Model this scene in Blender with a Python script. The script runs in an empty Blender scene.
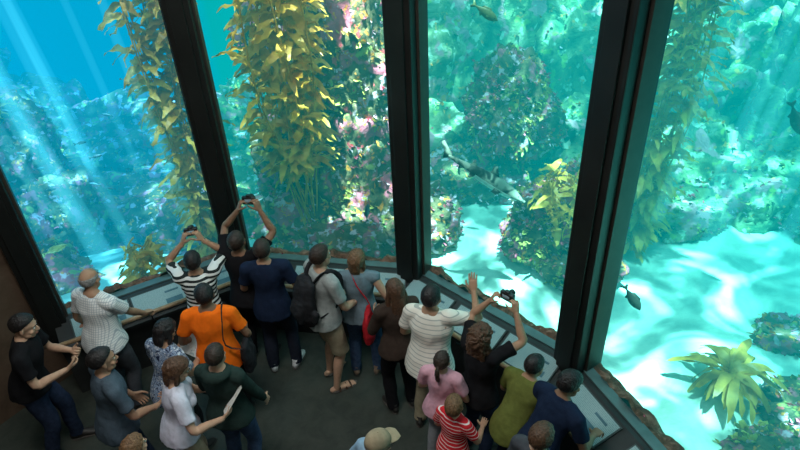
import bpy,bmesh,math,random
import numpy as np
from mathutils import Vector as V, Matrix, noise, Euler
random.seed(7)
scene=bpy.context.scene
COL=scene.collection
rad=math.radians
try:
    scene.view_settings.view_transform='Standard'
    scene.view_settings.look='None'
except Exception: pass

# ---------------------------------------------------------------- materials
MATS={}
def mat(name,col,rough=.7,var=.15,scale=12,bump=.0,spec=.3,metal=0):
    if name in MATS: return MATS[name]
    m=bpy.data.materials.new(name); m.use_nodes=True
    nt=m.node_tree; b=nt.nodes['Principled BSDF']
    b.inputs['Roughness'].default_value=rough
    b.inputs['Metallic'].default_value=metal
    b.inputs['Specular IOR Level'].default_value=spec
    tc=nt.nodes.new('ShaderNodeTexCoord'); n=nt.nodes.new('ShaderNodeTexNoise')
    n.inputs['Scale'].default_value=scale; n.inputs['Detail'].default_value=4
    nt.links.new(tc.outputs['Object'],n.inputs['Vector'])
    r=nt.nodes.new('ShaderNodeValToRGB')
    r.color_ramp.elements[0].position=.3; r.color_ramp.elements[1].position=.7
    r.color_ramp.elements[0].color=[c*(1-var) for c in col]+[1]
    r.color_ramp.elements[1].color=[min(1,c*(1+var)) for c in col]+[1]
    nt.links.new(n.outputs['Fac'],r.inputs[0]); nt.links.new(r.outputs[0],b.inputs['Base Color'])
    if bump:
        bp=nt.nodes.new('ShaderNodeBump'); bp.inputs['Strength'].default_value=bump; bp.inputs['Distance'].default_value=.02
        nt.links.new(n.outputs['Fac'],bp.inputs['Height']); nt.links.new(bp.outputs[0],b.inputs['Normal'])
    MATS[name]=m; return m
def stripe_mat(name,c1,c2,period,duty=.5,axis=2,check=None):
    if name in MATS: return MATS[name]
    m=bpy.data.materials.new(name); m.use_nodes=True
    nt=m.node_tree; b=nt.nodes['Principled BSDF']; b.inputs['Roughness'].default_value=.85
    b.inputs['Specular IOR Level'].default_value=.2
    tc=nt.nodes.new('ShaderNodeTexCoord'); sp=nt.nodes.new('ShaderNodeSeparateXYZ')
    nt.links.new(tc.outputs['Object'],sp.inputs[0])
    def band(out,per,d):
        a=nt.nodes.new('ShaderNodeMath'); a.operation='DIVIDE'; a.inputs[1].default_value=per; nt.links.new(out,a.inputs[0])
        f=nt.nodes.new('ShaderNodeMath'); f.operation='FRACT'; nt.links.new(a.outputs[0],f.inputs[0])
        g=nt.nodes.new('ShaderNodeMath'); g.operation='LESS_THAN'; g.inputs[1].default_value=d; nt.links.new(f.outputs[0],g.inputs[0])
        return g.outputs[0]
    o=band(sp.outputs[axis],period,duty)
    if check is not None:
        o2=band(sp.outputs[check],period,duty)
        mx=nt.nodes.new('ShaderNodeMath'); mx.operation='MAXIMUM'; nt.links.new(o,mx.inputs[0]); nt.links.new(o2,mx.inputs[1]); o=mx.outputs[0]
    mix=nt.nodes.new('ShaderNodeMix'); mix.data_type='RGBA'
    mix.inputs[6].default_value=list(c1)+[1]; mix.inputs[7].default_value=list(c2)+[1]
    nt.links.new(o,mix.inputs[0]); nt.links.new(mix.outputs[2],b.inputs['Base Color'])
    MATS[name]=m; return m
def ramp_mat(name,stops,scale=3,rough=.9,bump=.6,dist=.05,detail=8,vor=None,coord='Object',distort=0.6):
    m=bpy.data.materials.new(name); m.use_nodes=True
    nt=m.node_tree; b=nt.nodes['Principled BSDF']; b.inputs['Roughness'].default_value=rough
    b.inputs['Specular IOR Level'].default_value=.15
    tc=nt.nodes.new('ShaderNodeTexCoord'); n=nt.nodes.new('ShaderNodeTexNoise')
    n.inputs['Scale'].default_value=scale; n.inputs['Detail'].default_value=detail; n.inputs['Roughness'].default_value=.7
    n.inputs['Distortion'].default_value=distort
    nt.links.new(tc.outputs[coord],n.inputs['Vector'])
    r=nt.nodes.new('ShaderNodeValToRGB'); cr=r.color_ramp
    cr.elements[0].position=stops[0][0]; cr.elements[0].color=list(stops[0][1])+[1]
    cr.elements[1].position=stops[-1][0]; cr.elements[1].color=list(stops[-1][1])+[1]
    for p,c in stops[1:-1]:
        e=cr.elements.new(p); e.color=list(c)+[1]
    nt.links.new(n.outputs['Fac'],r.inputs[0])
    out=r.outputs[0]
    if vor:
        for (vs,thr,vc) in vor:
            v=nt.nodes.new('ShaderNodeTexNoise'); v.inputs['Scale'].default_value=vs; v.inputs['Detail'].default_value=3
            mp=nt.nodes.new('ShaderNodeMapping'); mp.inputs['Location'].default_value=(vs*3.1,vs,7)
            nt.links.new(tc.outputs[coord],mp.inputs[0]); nt.links.new(mp.outputs[0],v.inputs['Vector'])
            rr=nt.nodes.new('ShaderNodeValToRGB'); rr.color_ramp.elements[0].position=thr; rr.color_ramp.elements[1].position=thr+.05
            nt.links.new(v.outputs['Fac'],rr.inputs[0])
            mx=nt.nodes.new('ShaderNodeMix'); mx.data_type='RGBA'
            nt.links.new(rr.outputs[0],mx.inputs[0]); nt.links.new(out,mx.inputs[6]); mx.inputs[7].default_value=list(vc)+[1]
            out=mx.outputs[2]
    nt.links.new(out,b.inputs['Base Color'])
    bp=nt.nodes.new('ShaderNodeBump'); bp.inputs['Strength'].default_value=bump; bp.inputs['Distance'].default_value=dist
    nt.links.new(n.outputs['Fac'],bp.inputs['Height']); nt.links.new(bp.outputs[0],b.inputs['Normal'])
    MATS[name]=m; return m

# ---------------------------------------------------------------- geometry accumulator
def catmull(P,n):
    out=[]
    L=len(P)
    for i in range(L-1):
        p0=P[max(i-1,0)];p1=P[i];p2=P[i+1];p3=P[min(i+2,L-1)]
        for k in range(n):
            t=k/n
            out.append(.5*((2*p1)+(-p0+p2)*t+(2*p0-5*p1+4*p2-p3)*t*t+(-p0+3*p1-3*p2+p3)*t**3))
    out.append(P[-1]); return out
class G:
    def __init__(s): s.v=[];s.f=[];s.m=[]
    def add(s,vs,fs,mi=0):
        o=len(s.v); s.v.extend([tuple(v) for v in vs]); s.f.extend([tuple(i+o for i in f) for f in fs]); s.m.extend([mi]*len(fs))
    def merge(s,g,M=None,flip=False,mo=0):
        o=len(s.v)
        if M is None: s.v.extend(g.v)
        else:
            A=np.array(g.v); Mn=np.array(M); A=A@Mn[:3,:3].T+Mn[:3,3]; s.v.extend(map(tuple,A.tolist()))
        for f in g.f:
            f2=tuple(i+o for i in f); s.f.append(f2[::-1] if flip else f2)
        s.m.extend([x+mo for x in g.m])
    def loft(s,pts,rad_,seg=14,ref=(0,1,0),sub=3,cap0=True,cap1=True,mi=0):
        P=[np.array(p,float) for p in pts]
        R=[np.array(r if hasattr(r,'__len__') else (r,r),float) for r in rad_]
        if sub>1 and len(P)>2: P=catmull(P,sub); R=catmull(R,sub)
        ref=np.array(ref,float); n=len(P); rings=[]
        T=[]
        for i in range(n):
            t=P[min(i+1,n-1)]-P[max(i-1,0)]; T.append(t/(np.linalg.norm(t)+1e-9))
        def frame(t):
            u=np.cross(t,ref)
            if np.linalg.norm(u)<.1: u=np.cross(t,np.array((1.,0,0)) if abs(t[0])<.8 else np.array((0,0,1.)))
            u/=np.linalg.norm(u); return u,np.cross(u,t)
        seq=[]
        if cap0:
            h=min(R[0])
            for q in (.95,.7,.35): seq.append((P[0]-T[0]*h*q,R[0]*math.sqrt(1-q*q),T[0]))
        for i in range(n): seq.append((P[i],R[i],T[i]))
        if cap1:
            h=min(R[-1])
            for q in (.35,.7,.95): seq.append((P[-1]+T[-1]*h*q,R[-1]*math.sqrt(1-q*q),T[-1]))
        vs=[];fs=[]
        cs=[(math.cos(2*math.pi*k/seg),math.sin(2*math.pi*k/seg)) for k in range(seg)]
        for (c,r,t) in seq:
            u,v=frame(t)
            for (a,b) in cs: vs.append(c+u*r[0]*a+v*r[1]*b)
        m=len(seq)
        for i in range(m-1):
            for k in range(seg):
                k2=(k+1)%seg
                fs.append((i*seg+k,i*seg+k2,(i+1)*seg+k2,(i+1)*seg+k))
        vs.append(seq[0][0]); vs.append(seq[-1][0])
        for k in range(seg):
            k2=(k+1)%seg
            fs.append((m*seg,k2,k)); fs.append((m*seg+1,(m-1)*seg+k,(m-1)*seg+k2))
        fs=[f[::-1] for f in fs]
        s.add(vs,fs,mi)
    def ell(s,c,r,rot=None,mi=0,nu=14,nv=9):
        vs=[];fs=[]
        R=Euler(rot).to_matrix() if rot else None
        def pt(x,y,z):
            p=V((x*r[0],y*r[1],z*r[2]))
            if R: p=R@p
            return p+V(c)
        vs.append(pt(0,0,1))
        for j in range(1,nv):
            th=math.pi*j/nv
            for i in range(nu):
                ph=2*math.pi*i/nu; vs.append(pt(math.sin(th)*math.cos(ph),math.sin(th)*math.sin(ph),math.cos(th)))
        vs.append(pt(0,0,-1)); e=len(vs)-1
        for i in range(nu):
            i2=(i+1)%nu
            fs.append((0,1+i,1+i2)); fs.append((e,e-nu+i2,e-nu+i))
            for j in range(nv-2):
                a=1+j*nu; fs.append((a+i,a+nu+i,a+nu+i2,a+i2))
        s.add(vs,fs,mi)
    def box(s,c,h,rot=None,mi=0,bev=0):
        bm=bmesh.new(); bmesh.ops.create_cube(bm,size=2)
        for v in bm.verts: v.co=V((v.co.x*h[0],v.co.y*h[1],v.co.z*h[2]))
        if bev: bmesh.ops.bevel(bm,geom=bm.edges[:],offset=bev,segments=2,affect='EDGES',profile=.6)
        R=Euler(rot).to_matrix() if rot else Matrix.Identity(3)
        bm.verts.index_update()
        s.add([R@v.co+V(c) for v in bm.verts],[[v.index for v in f.verts] for f in bm.faces],mi); bm.free()
    def mesh(s,name):
        me=bpy.data.meshes.new(name); me.from_pydata(s.v,[],s.f)
        me.polygons.foreach_set('material_index',s.m); return me
def obj(name,g,mats,parent=None,loc=(0,0,0),rotz=0,smooth=True):
    me=g.mesh(name) if isinstance(g,G) else g
    if not isinstance(mats,(list,tuple)): mats=[mats]
    me.materials.clear()
    for m in mats: me.materials.append(m)
    if isinstance(g,G): me.polygons.foreach_set('material_index',g.m)
    if smooth: me.polygons.foreach_set('use_smooth',[True]*len(me.polygons))
    me.update()
    o=bpy.data.objects.new(name,me); COL.objects.link(o); o.location=loc; o.rotation_euler=(0,0,rotz)
    if parent: o.parent=parent
    return o
def remesh(g,vox,sm=4,disp=0,dscale=(8,8,8),seed=0):
    """boolean-union all overlapping closed parts into one continuous skin"""
    me=g.mesh('tmp'); o=bpy.data.objects.new('tmp',me); COL.objects.link(o)
    m=o.modifiers.new('r','REMESH'); m.mode='VOXEL'; m.voxel_size=vox; m.adaptivity=0
    s=o.modifiers.new('s','SMOOTH'); s.factor=.5; s.iterations=sm
    dg=bpy.context.evaluated_depsgraph_get(); ev=o.evaluated_get(dg); em=ev.to_mesh()
    n=len(em.vertices); co=np.empty(n*3); em.vertices.foreach_get('co',co); co=co.reshape(-1,3)
    no=np.empty(n*3); em.vertices.foreach_get('normal',no); no=no.reshape(-1,3)
    fs=[tuple(p.vertices) for p in em.polygons]
    ev.to_mesh_clear(); bpy.data.objects.remove(o); bpy.data.meshes.remove(me)
    if disp:
        d=np.array([noise.noise(V((c[0]*dscale[0]+seed,c[1]*dscale[1],c[2]*dscale[2])))+.5*noise.noise(V((c[0]*dscale[0]*2.3,c[1]*dscale[1]*2.3+seed,c[2]*dscale[2]*2.3))) for c in co])
        co=co+no*(d*disp)[:,None]
    out=G(); out.v=list(map(tuple,co.tolist())); out.f=fs; out.m=[0]*len(fs); return out

# ---------------------------------------------------------------- templates
def make_head():
    g=G()
    g.ell((0,-.012,.03),(.075,.096,.088),nu=24,nv=16)
    g.ell((0,.018,-.025),(.060,.070,.085),nu=20,nv=14)
    g.ell((0,.05,-.09),(.034,.032,.024))
    g.ell((.03,.03,-.07),(.03,.04,.03)); g.ell((-.03,.03,-.07),(.03,.04,.03))
    g.ell((0,.07,.026),(.05,.02,.013))
    g.loft([(0,.082,.012),(0,.096,-.01),(0,.104,-.028)],[.008,.010,.013],ref=(0,0,1),seg=10)
    g.ell((.012,.09,-.032),(.009,.012,.008)); g.ell((-.012,.09,-.032),(.009,.012,.008))
    g.ell((.04,.06,-.03),(.022,.02,.018)); g.ell((-.04,.06,-.03),(.022,.02,.018))
    g.ell((0,.082,-.06),(.022,.012,.012))
    for sx in (1,-1):
        g.ell((sx*.078,-.008,-.005),(.008,.019,.03),rot=(.15,0,-sx*.35))
        g.ell((sx*.074,-.002,-.012),(.008,.012,.018))
    g.loft([(0,-.012,-.15),(0,-.014,-.08),(0,-.01,-.03)],[(.054,.056),(.052,.055),(.055,.06)])
    h=remesh(g,.0055,3)
    for sx in (1,-1):
        h.ell((sx*.030,.0775,.004),(.0125,.010,.0075),mi=1,nu=10,nv=7)
        h.ell((sx*.030,.0845,.004),(.0055,.004,.0055),mi=2,nu=8,nv=6)
        h.loft([(sx*.015,.091,.024),(sx*.030,.090,.029),(sx*.046,.078,.024)],[.003,.004,.0025],seg=6,mi=2)
    h.loft([(-.021,.083,-.061),(0,.095,-.059),(.021,.083,-.061)],[.003,.0055,.003],seg=7,mi=3)
    h.loft([(-.018,.082,-.067),(0,.093,-.068),(.018,.082,-.067)],[.003,.006,.003],seg=7,mi=3)
    return h
HEAD=make_head()
def make_hand(curl,spread=1.0,thumbin=.3):
    g=G()
    g.loft([(0,-.03,0),(0,0,0),(.002,.03,0),(.003,.07,.001),(.003,.092,.001)],[(.027,.021),(.028,.019),(.037,.017),(.041,.014),(.039,.011)],ref=(0,0,1),seg=16)
    g.ell((.028,.035,-.008),(.016,.03,.014),rot=(0,0,-.4))
    L=[(.031,.074,.0085,.05),(.0105,.084,.009,.01),(-.0105,.078,.0085,-.03),(-.030,.060,.0075,-.09)]
    for i,(x,ln,r,a) in enumerate(L):
        p=V((x,.086,.001)); d=0.; pts=[p-V((0,.02,0)),p.copy()]
        segs=[ln*.45,ln*.31,ln*.24]
        for k,sl in enumerate(segs):
            d+=curl*(.55,.9,.6)[k]*(1+.07*i)
            dr=V((a*spread,math.cos(d),-math.sin(d))); p=p+dr*sl; pts.append(p.copy())
        g.loft(pts,[r,r*1.05,r,r*.93,r*.75],seg=9,ref=(1,0,0),sub=3)
    p=V((.026,.022,-.006)); pts=[p]
    for k,(sl,aa,dn) in enumerate([(.042,.85,.25),(.032,.55,.35+thumbin*.4),(.026,.25,.4+thumbin)]):
        p=p+V((math.sin(aa),math.cos(aa),-dn*.7)).normalized()*sl; pts.append(p)
    g.loft(pts,[.014,.0115,.010,.0075],seg=9,ref=(0,0,1))
    return remesh(g,.0033,2)
HAND={'rest':make_hand(.38),'grip':make_hand(1.05,thumbin=.9),'flat':make_hand(.18)}
def shoe(sandal=False):
    g=G()
    if sandal:
        g.loft([(0,-.07,.03),(0,-.02,.036),(0,.06,.034),(0,.12,.026),(.0,.165,.02)],[(.026,.026),(.031,.032),(.038,.026),(.042,.018),(.03,.012)],ref=(0,0,1),mi=0)
        for k in range(5): g.ell((.028-.015*k,.168-.006*k*abs(k-1)*.4,.02),(.0075,.016,.008),mi=0,nu=8,nv=6)
        for y in (.0,.07,.12): g.loft([(-.046,y,.012),(-.03,y,.05-.1*y),(0,y,.068-.2*y),(.03,y,.05-.1*y),(.046,y,.012)],[(.004,.012)]*5,seg=8,mi=1)
    else:
        g.loft([(0,-.065,.05),(0,-.03,.058),(0,.03,.055),(0,.09,.043),(0,.14,.034),(0,.175,.028)],[(.033,.045),(.039,.05),(.041,.044),(.046,.034),(.044,.025),(.03,.016)],ref=(0,0,1),mi=0)
        g.loft([(0,-.03,.07),(0,-.028,.125)],[(.043,.05),(.042,.048)],mi=0,cap1=False)
    bm=G(); bm.loft([(0,-.085,.012),(0,-.05,.012),(0,.02,.012),(0,.09,.012),(0,.15,.012),(0,.19,.012)],[(.022,.011),(.042,.012),(.041,.012),(.05,.012),(.046,.012),(.02,.011)],ref=(0,0,1),seg=14)
    g.merge(bm,mo=2); return g
SHOE=shoe(); SANDAL=shoe(True)

def make_hair(style,seed=0):
    g=G(); bm=bmesh.new(); bmesh.ops.create_icosphere(bm,subdivisions=5,radius=1)
    C=V((0,-.012,.03)); R=(.0755,.0965,.0885)
    t={'short':.010,'bald':.006,'medium':.020,'long':.018,'curly':.036,'pony':.010,'kid':.014,'bob':.022}[style]
    if style in('short','bald','kid','pony'): zl=[-.62,-.6,-.18,.2,.45,.62]
    elif style in('medium','bob'): zl=[-.85,-.85,-.6,.05,.42,.6]
    else: zl=[-.9,-.9,-.7,.0,.4,.58]
    bm.verts.index_update(); vs=[]
    for v in bm.verts:
        d=v.co.normalized(); lim=float(np.interp(d.y,[-1,-.5,0,.3,.65,1],zl))
        m=max(0,min(1,(d.z-lim)/.12+.5)); m=m*m*(3-2*m)
        if style=='bald':
            q=max(0,min(1,(.38-d.z)/.15)); m*=q
        nn=noise.noise(V((d.x*6+seed,d.y*6,d.z*3)))*.3+noise.noise(V((d.x*16+seed,d.y*16,d.z*7)))*.22
        k=(1-m)*.86+m*(1+t*(1+nn)/.088)
        vs.append((C.x+d.x*R[0]*k,C.y+d.y*R[1]*k,C.z+d.z*R[2]*k))
    g.add(vs,[[v.index for v in f.verts] for f in bm.faces]); bm.free()
    extra=G()
    if style in('long','curly'):
        w=.075 if style=='long' else .10
        extra.loft([(0,-.07,.06),(0,-.092,-.02),(0,-.098,-.11),(0,-.10,-.2),(0,-.105,-.27)],[(w*.85,.03),(w,.035),(w*1.05,.036),(w,.034),(w*.7,.018)],seg=16)
        for sx in(1,-1): extra.loft([(sx*.06,-.03,.05),(sx*.083,-.03,-.03),(sx*.085,-.035,-.12),(sx*.075,-.05,-.22)],[.02,.026,.028 if style=='long' else .04,.012],seg=10)
    if style=='bob':
        for sx in(1,-1): extra.loft([(sx*.06,-.02,.05),(sx*.078,-.015,-.03),(sx*.075,-.015,-.09)],[.02,.024,.02],seg=10)
        extra.loft([(0,-.07,.04),(0,-.09,-.04),(0,-.08,-.11)],[(.06,.03),(.07,.03),(.06,.02)],seg=14)
    if style=='pony':
        extra.ell((0,-.118,.03),(.022,.02,.02))
        extra.loft([(0,-.12,.03),(0,-.15,.0),(0,-.155,-.07),(0,-.14,-.15),(0,-.13,-.2)],[.014,.026,.028,.022,.006],seg=12)
    if extra.v:
        extra.merge(g)
        g=remesh(extra,.0065,2,disp=.016 if style=='curly' else .006,dscale=(60,60,14) if style!='curly' else (40,40,40),seed=seed)
    return g

def ik(a,c,l1,l2,pole):
    a=V(a);c=V(c);d=c-a;L=d.length
    if L>(l1+l2)*.995: c=a+d.normalized()*(l1+l2)*.995; d=c-a; L=d.length
    x=(l1*l1-l2*l2+L*L)/(2*L); h=math.sqrt(max(0,l1*l1-x*x)); n=d.normalized()
    p=V(pole); p=(p-n*p.dot(n)).normalized()
    return a+n*x+p*h,c
SKIN={'light':(.55,.33,.22),'tan':(.42,.24,.15),'brown':(.26,.14,.085),'pale':(.62,.40,.29)}
HAIRC={'black':(.012,.010,.010),'dark':(.03,.018,.012),'brown':(.085,.042,.022),'lbrown':(.16,.085,.04),'grey':(.25,.24,.23)}
MATS['eye_white']=mat('eye_white',(.75,.74,.7),.3,.02); MATS['iris']=mat('iris_dark',(.03,.02,.015),.3,.1)
SEED=[0]
def person(name,x,y,yaw,H=1.72,lean=0,side=0,twist=0,hy=0,hp=0,L=None,R=None,Lp='rest',Rp='rest',sex='m',girth=1.0,
           shirt=None,sleeve='short',legs='long',pants=None,shoes=None,hair='short',hairc='dark',skin='light',feet=None,sandal=False,hem=.88,hat=None,child=False,extra=None,Lpole=None,Rpole=None,cap_hair=True,glasses=False,crouch=0,scarf=None):
    SEED[0]+=1; sd=SEED[0]*3.7
    s=H/1.72; lean=rad(lean);side=rad(side);twist=rad(twist)
    root=bpy.data.objects.new(name,None); COL.objects.link(root); root.location=(x,y,0); root.rotation_euler=(0,0,rad(yaw))
    Hc=V((0,0,.92-crouch))
    def tt(p,k=None):
        p=V(p)-V((0,0,crouch)); kk=(p.z-Hc.z)/.35 if k is None else k; kk=max(0,min(1,kk)); kk=kk*kk*(3-2*kk)
        M=Matrix.Rotation(twist*kk,3,'Z')@Matrix.Rotation(side*kk,3,'Y')@Matrix.Rotation(-lean*kk,3,'X')
        return Hc+M@(p-Hc)
    fem=sex=='f'; sw=(.165 if fem else .185)*(1 if not child else .9)
    gm=girth
    tor=[((0,0,.84),(.13,.10)),((0,-.005,.93),((.172 if fem else .160),.118)),((0,0,1.03),(.148,.108)),((0,.005,1.12),((.125 if fem else .14),.098)),((0,.005,1.24),(.145,.110)),((0,.005,1.34),((.155 if fem else .172),.115)),((0,-.005,1.41),((.13 if fem else .145),.088)),((0,-.008,1.455),(.085,.066))]
    def torso(g,inf,z0,z1,flat=True,hemw=0):
        zs=[t[0][2] for t in tor]
        pts=[];rr=[]
        n=9
        for i in range(n):
            z=z0+(z1-z0)*i/(n-1)
            a=np.interp(max(z,.93) if flat else z,zs,[t[1][0] for t in tor]);b=np.interp(max(z,.93) if flat else z,zs,[t[1][1] for t in tor]);yy=np.interp(z,zs,[t[0][1] for t in tor])
            gg=gm if z<1.38 else 1+(gm-1)*.4
            h=hemw*max(0,1-i/3.5)
            pts.append(tt((0,yy-h*.35,z))); rr.append((a*gg+inf+h*.7,b*gg+inf+h))
        g.loft([p for p in pts],rr,seg=24,cap0=not flat,cap1=not flat,sub=2)
    sh={}; el={}; wr={}
    for sx,key,tg,pole in ((-1,'L',L,Lpole),(1,'R',R,Rpole)):
        tgt=V(tg) if tg else V((sx*.26,.06,.80-crouch))
        up=.05 if tgt.z>1.45 else (.02 if tgt.z>1.25 else 0)
        sh[key]=tt((sx*(sw-up*.4),.0,1.395+up))
        if pole is None: pole=(sx*.6,-.6,-.7) if tgt.z<1.45 else (sx*.9,.1,-.8)
        el[key],wr[key]=ik(sh[key],tgt,.285,.255,pole)
    body=G()
    torso(body,0,.84,1.455,flat=False)
    body.loft([tt((0,-.008,1.42)),tt((0,-.005,1.48)),tt((0,.002,1.535))],[(.075,.062),(.055,.056),(.05,.053)])
    if fem:
        for sx in(1,-1): body.ell(tt((sx*.07,.085,1.28)),(.06,.05,.058))
    if gm>1.08: body.ell(tt((0,.05,1.04)),(.13*gm,.10*gm,.13))
    hipj={};kn={};an={};fyaw={}
    feet=feet or {}
    for sx,key in((-1,'L'),(1,'R')):
        fx,fy,fa=feet.get(key,(sx*.11,0.0,-sx*8)); fz=.085
        hipj[key]=Hc+V((sx*.088,0,-.02)); k,a=ik(hipj[key],V((fx,fy-.02,fz)),.42,.415,(sx*.08,1,0)); kn[key]=k;an[key]=V((fx,fy-.02,fz)) if (a-V((fx,fy-.02,fz))).length<.03 else a
        fyaw[key]=rad(fa)
        body.ell(Hc+V((sx*.08,-.055,-.03)),(.085*gm,.08,.09))
        m1=hipj[key].lerp(kn[key],.45); m2=kn[key].lerp(an[key],.35)
        body.loft([hipj[key],m1,kn[key],m2+V((0,-.012,0)),an[key].lerp(kn[key],.12),an[key]-V((0,0,.03))],[.084*gm,.076*gm,.054,.054,.037,.036],seg=16)
        # arms
        S,E,W=sh[key],el[key],wr[key]
        body.loft([tt((sx*.05,-.005,1.42)),tt((sx*sw*.6,0,1.41)),S],[(.05),(.052),(.050)],seg=12)
        body.loft([S,S.lerp(E,.4),E,E.lerp(W,.3),E.lerp(W,.75),W],[.052,.046,.037,.040,.030,.0265],seg=14)
    bd=remesh(body,.0105,4)
    # hands
    for sx,key,pose in((-1,'L',Lp),(1,'R',Rp)):
        W=wr[key]; fd=(W-el[key]).normalized()
        if pose=='rest': Y=fd; Z=V((sx,0,0)); T='rest'
        elif pose=='cam': Y=(fd*.4+V((-sx*.25,.2,.9))).normalized(); Z=V((sx,-.5,.1)); T='grip'
        elif pose=='rail': Y=(fd*.5+V((0,.8,-.1))).normalized(); Z=V((0,-.1,1)); T='grip'
        elif pose=='hold': Y=(fd*.6+V((-sx*.4,.4,.1))).normalized(); Z=V((sx*.7,-.2,-.5)); T='grip'
        elif pose=='wave': Y=(fd+V((0,0,.4))).normalized(); Z=V((0,-1,.2)); T='flat'
        elif pose=='point': Y=fd; Z=V((sx*.3,-.3,1)); T='flat'
        Z=(Z-Y*Z.dot(Y)).normalized()
        X=Y.cross(Z) if key=='L' else Z.cross(Y)
        k=1.0 if not fem else .93
        M=Matrix(((X.x*k,Y.x*k,Z.x*k,W.x),(X.y*k,Y.y*k,Z.y*k,W.y),(X.z*k,Y.z*k,Z.z*k,W.z),(0,0,0,1)))
        bd.merge(HAND[T],M,flip=(key=='R'))
    # head
    hs=(1.0 if not fem else .97)*(1.0 if not child else 1.18)
    nb=tt((0,.0,1.50)); HR=(Euler((0,0,rad(hy))).to_matrix()@Euler((rad(hp)-lean*.35,0,0)).to_matrix())
    hpz=nb+HR@V((0,.02,.095*hs)); HM=Matrix.Translation(hpz)@HR.to_4x4()@Matrix.Scale(hs,4)
    bd.merge(HEAD,HM)
    def fin(g):
        A=np.array(g.v)*s; g.v=list(map(tuple,A.tolist())); return g
    sk=mat('skin_'+skin,SKIN[skin],.6,.08,30,spec=.3)
    lip=mat('lips_'+skin,[SKIN[skin][0]*.85,SKIN[skin][1]*.55,SKIN[skin][2]*.6],.45,.05)
    obj('body',fin(bd),[sk,MATS['eye_white'],MATS['iris'],lip],root)
    # hair / hat
    hm=mat('hair_'+hairc,HAIRC[hairc],.5,.5,70,bump=.5,spec=.4)
    hg=G(); hg.merge(make_hair(hair,sd),HM); obj('hair',fin(hg),[hm],root)
    if hat:
        c=G(); 
        bmx=bmesh.new(); bmesh.ops.create_icosphere(bmx,subdivisions=4,radius=1); bmx.verts.index_update()
        c.add([( v.co.x*.088, -.012+v.co.y*.109, .035+(v.co.z*.1 if v.co.z>0 else v.co.z*.012)+.012) for v in bmx.verts],[[q.index for q in f.verts] for f in bmx.faces]); bmx.free()
        c.loft([(0,.07,.045),(0,.12,.047),(0,.165,.037)],[(.07,.006),(.072,.005),(.045,.004)],ref=(0,0,1),seg=18)
        c.ell((0,-.012,.148),(.009,.009,.006))
        cg=G(); cg.merge(c,HM); obj('baseball_cap',fin(cg),[hat],root)
    if glasses:
        c=G()
        for sx in(1,-1):
            ring=[(sx*.031+.022*math.cos(a),.096,.003+.017*math.sin(a)) for a in [i*math.pi/6 for i in range(13)]]
            c.loft(ring,[.0022]*13,seg=5,sub=1)
            c.loft([(sx*.053,.093,.006),(sx*.078,.03,.008),(sx*.084,-.01,.004)],[.002]*3,seg=5)
        c.loft([(-.01,.097,.006),(0,.1,.009),(.01,.097,.006)],[.002]*3,seg=5)
        cg=G(); cg.merge(c,HM); obj('eyeglasses',fin(cg),[mat('frame_black',(.02,.02,.02),.3)],root)
    # shirt
    tp=G(); inf=.015
    torso(tp,inf,hem,1.465,flat=True,hemw=.048)
    if fem:
        for sx in(1,-1): tp.ell(tt((sx*.07,.088,1.28)),(.068,.058,.066))
    if gm>1.08: tp.ell(tt((0,.05,1.04)),(.14*gm,.115*gm,.14))
    for sx,key in((-1,'L'),(1,'R')):
        S,E,W=sh[key],el[key],wr[key]
        tp.loft([tt((sx*.06,-.006,1.43)),tt((sx*sw*.6,0,1.415)),S],[(.060),(.070),(.071)],seg=14)
        if sleeve=='short': tp.loft([S,S.lerp(E,.35),S.lerp(E,.68)],[.070,.065,.067],seg=16,cap1=False)
        elif sleeve=='long': tp.loft([S,S.lerp(E,.4),E,E.lerp(W,.4),E.lerp(W,.93)],[.070,.062,.053,.050,.039],seg=16,cap1=False)
        else: tp.ell(S,(.05,.05,.05))
    if scarf!='nocollar': tp.loft([tt((0,-.008,1.44)),tt((0,-.008,1.485))],[(.082,.076),(.066,.066)],seg=20,cap0=False,cap1=False)
    tg=remesh(tp,.0115,3,disp=.010,dscale=(9,9,5),seed=sd)
    obj('hoodie' if scarf=='hood' else 'shirt',fin(tg),[shirt],root)
    if scarf=='hood':
        hd=G(); hd.loft([tt((-.10,.03,1.46)),tt((-.09,-.07,1.47)),tt((0,-.115,1.45)),tt((.09,-.07,1.47)),tt((.10,.03,1.46))],[.025,.04,.052,.04,.025],seg=12,ref=(0,0,1)); hd=remesh(hd,.009,2,disp=.01,seed=sd)
        obj('hood',fin(hd),[shirt],root)
    # trousers
    pg=G(); 
    pg.loft([Hc+V((0,-.004,-.1)),Hc+V((0,-.008,0)),Hc+V((0,0,.06))],[(.145*gm,.112*gm),(.176*gm if fem else .166*gm,.126*gm),(.152*gm,.113*gm)],seg=24,cap1=False)
    if legs=='skirt':
        pg.loft([Hc+V((0,0,.08)),Hc+V((0,0,-.05)),Hc+V((0,0,-.25)),Hc+V((0,0.01,-.42))],[(.15,.115),(.19,.145),(.215,.17),(.24,.19)],seg=28,cap0=False,cap1=False)
    else:
        for sx,key in((-1,'L'),(1,'R')):
            h,k,a=hipj[key],kn[key],an[key]
            pg.ell(Hc+V((sx*.076,-.056,-.035)),(.093*gm,.087,.095))
            if legs=='long':
                pg.loft([h,h.lerp(k,.45),k,k.lerp(a,.4)+V((0,-.008,0)),k.lerp(a,.8),a-V((0,0,.02))],[.096*gm,.090*gm,.073,.070,.064,.064],seg=18,cap1=False)
            else:
                pg.loft([h,h.lerp(k,.45),h.lerp(k,.97)],[.099*gm,.10*gm,.094],seg=18,cap1=False)
    pz=remesh(pg,.0125,3,disp=.009,dscale=(9,9,6),seed=sd+5)
    obj('skirt' if legs=='skirt' else ('shorts' if legs=='shorts' else 'trousers'),fin(pz),[pants],root)
    sg=G()
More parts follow.
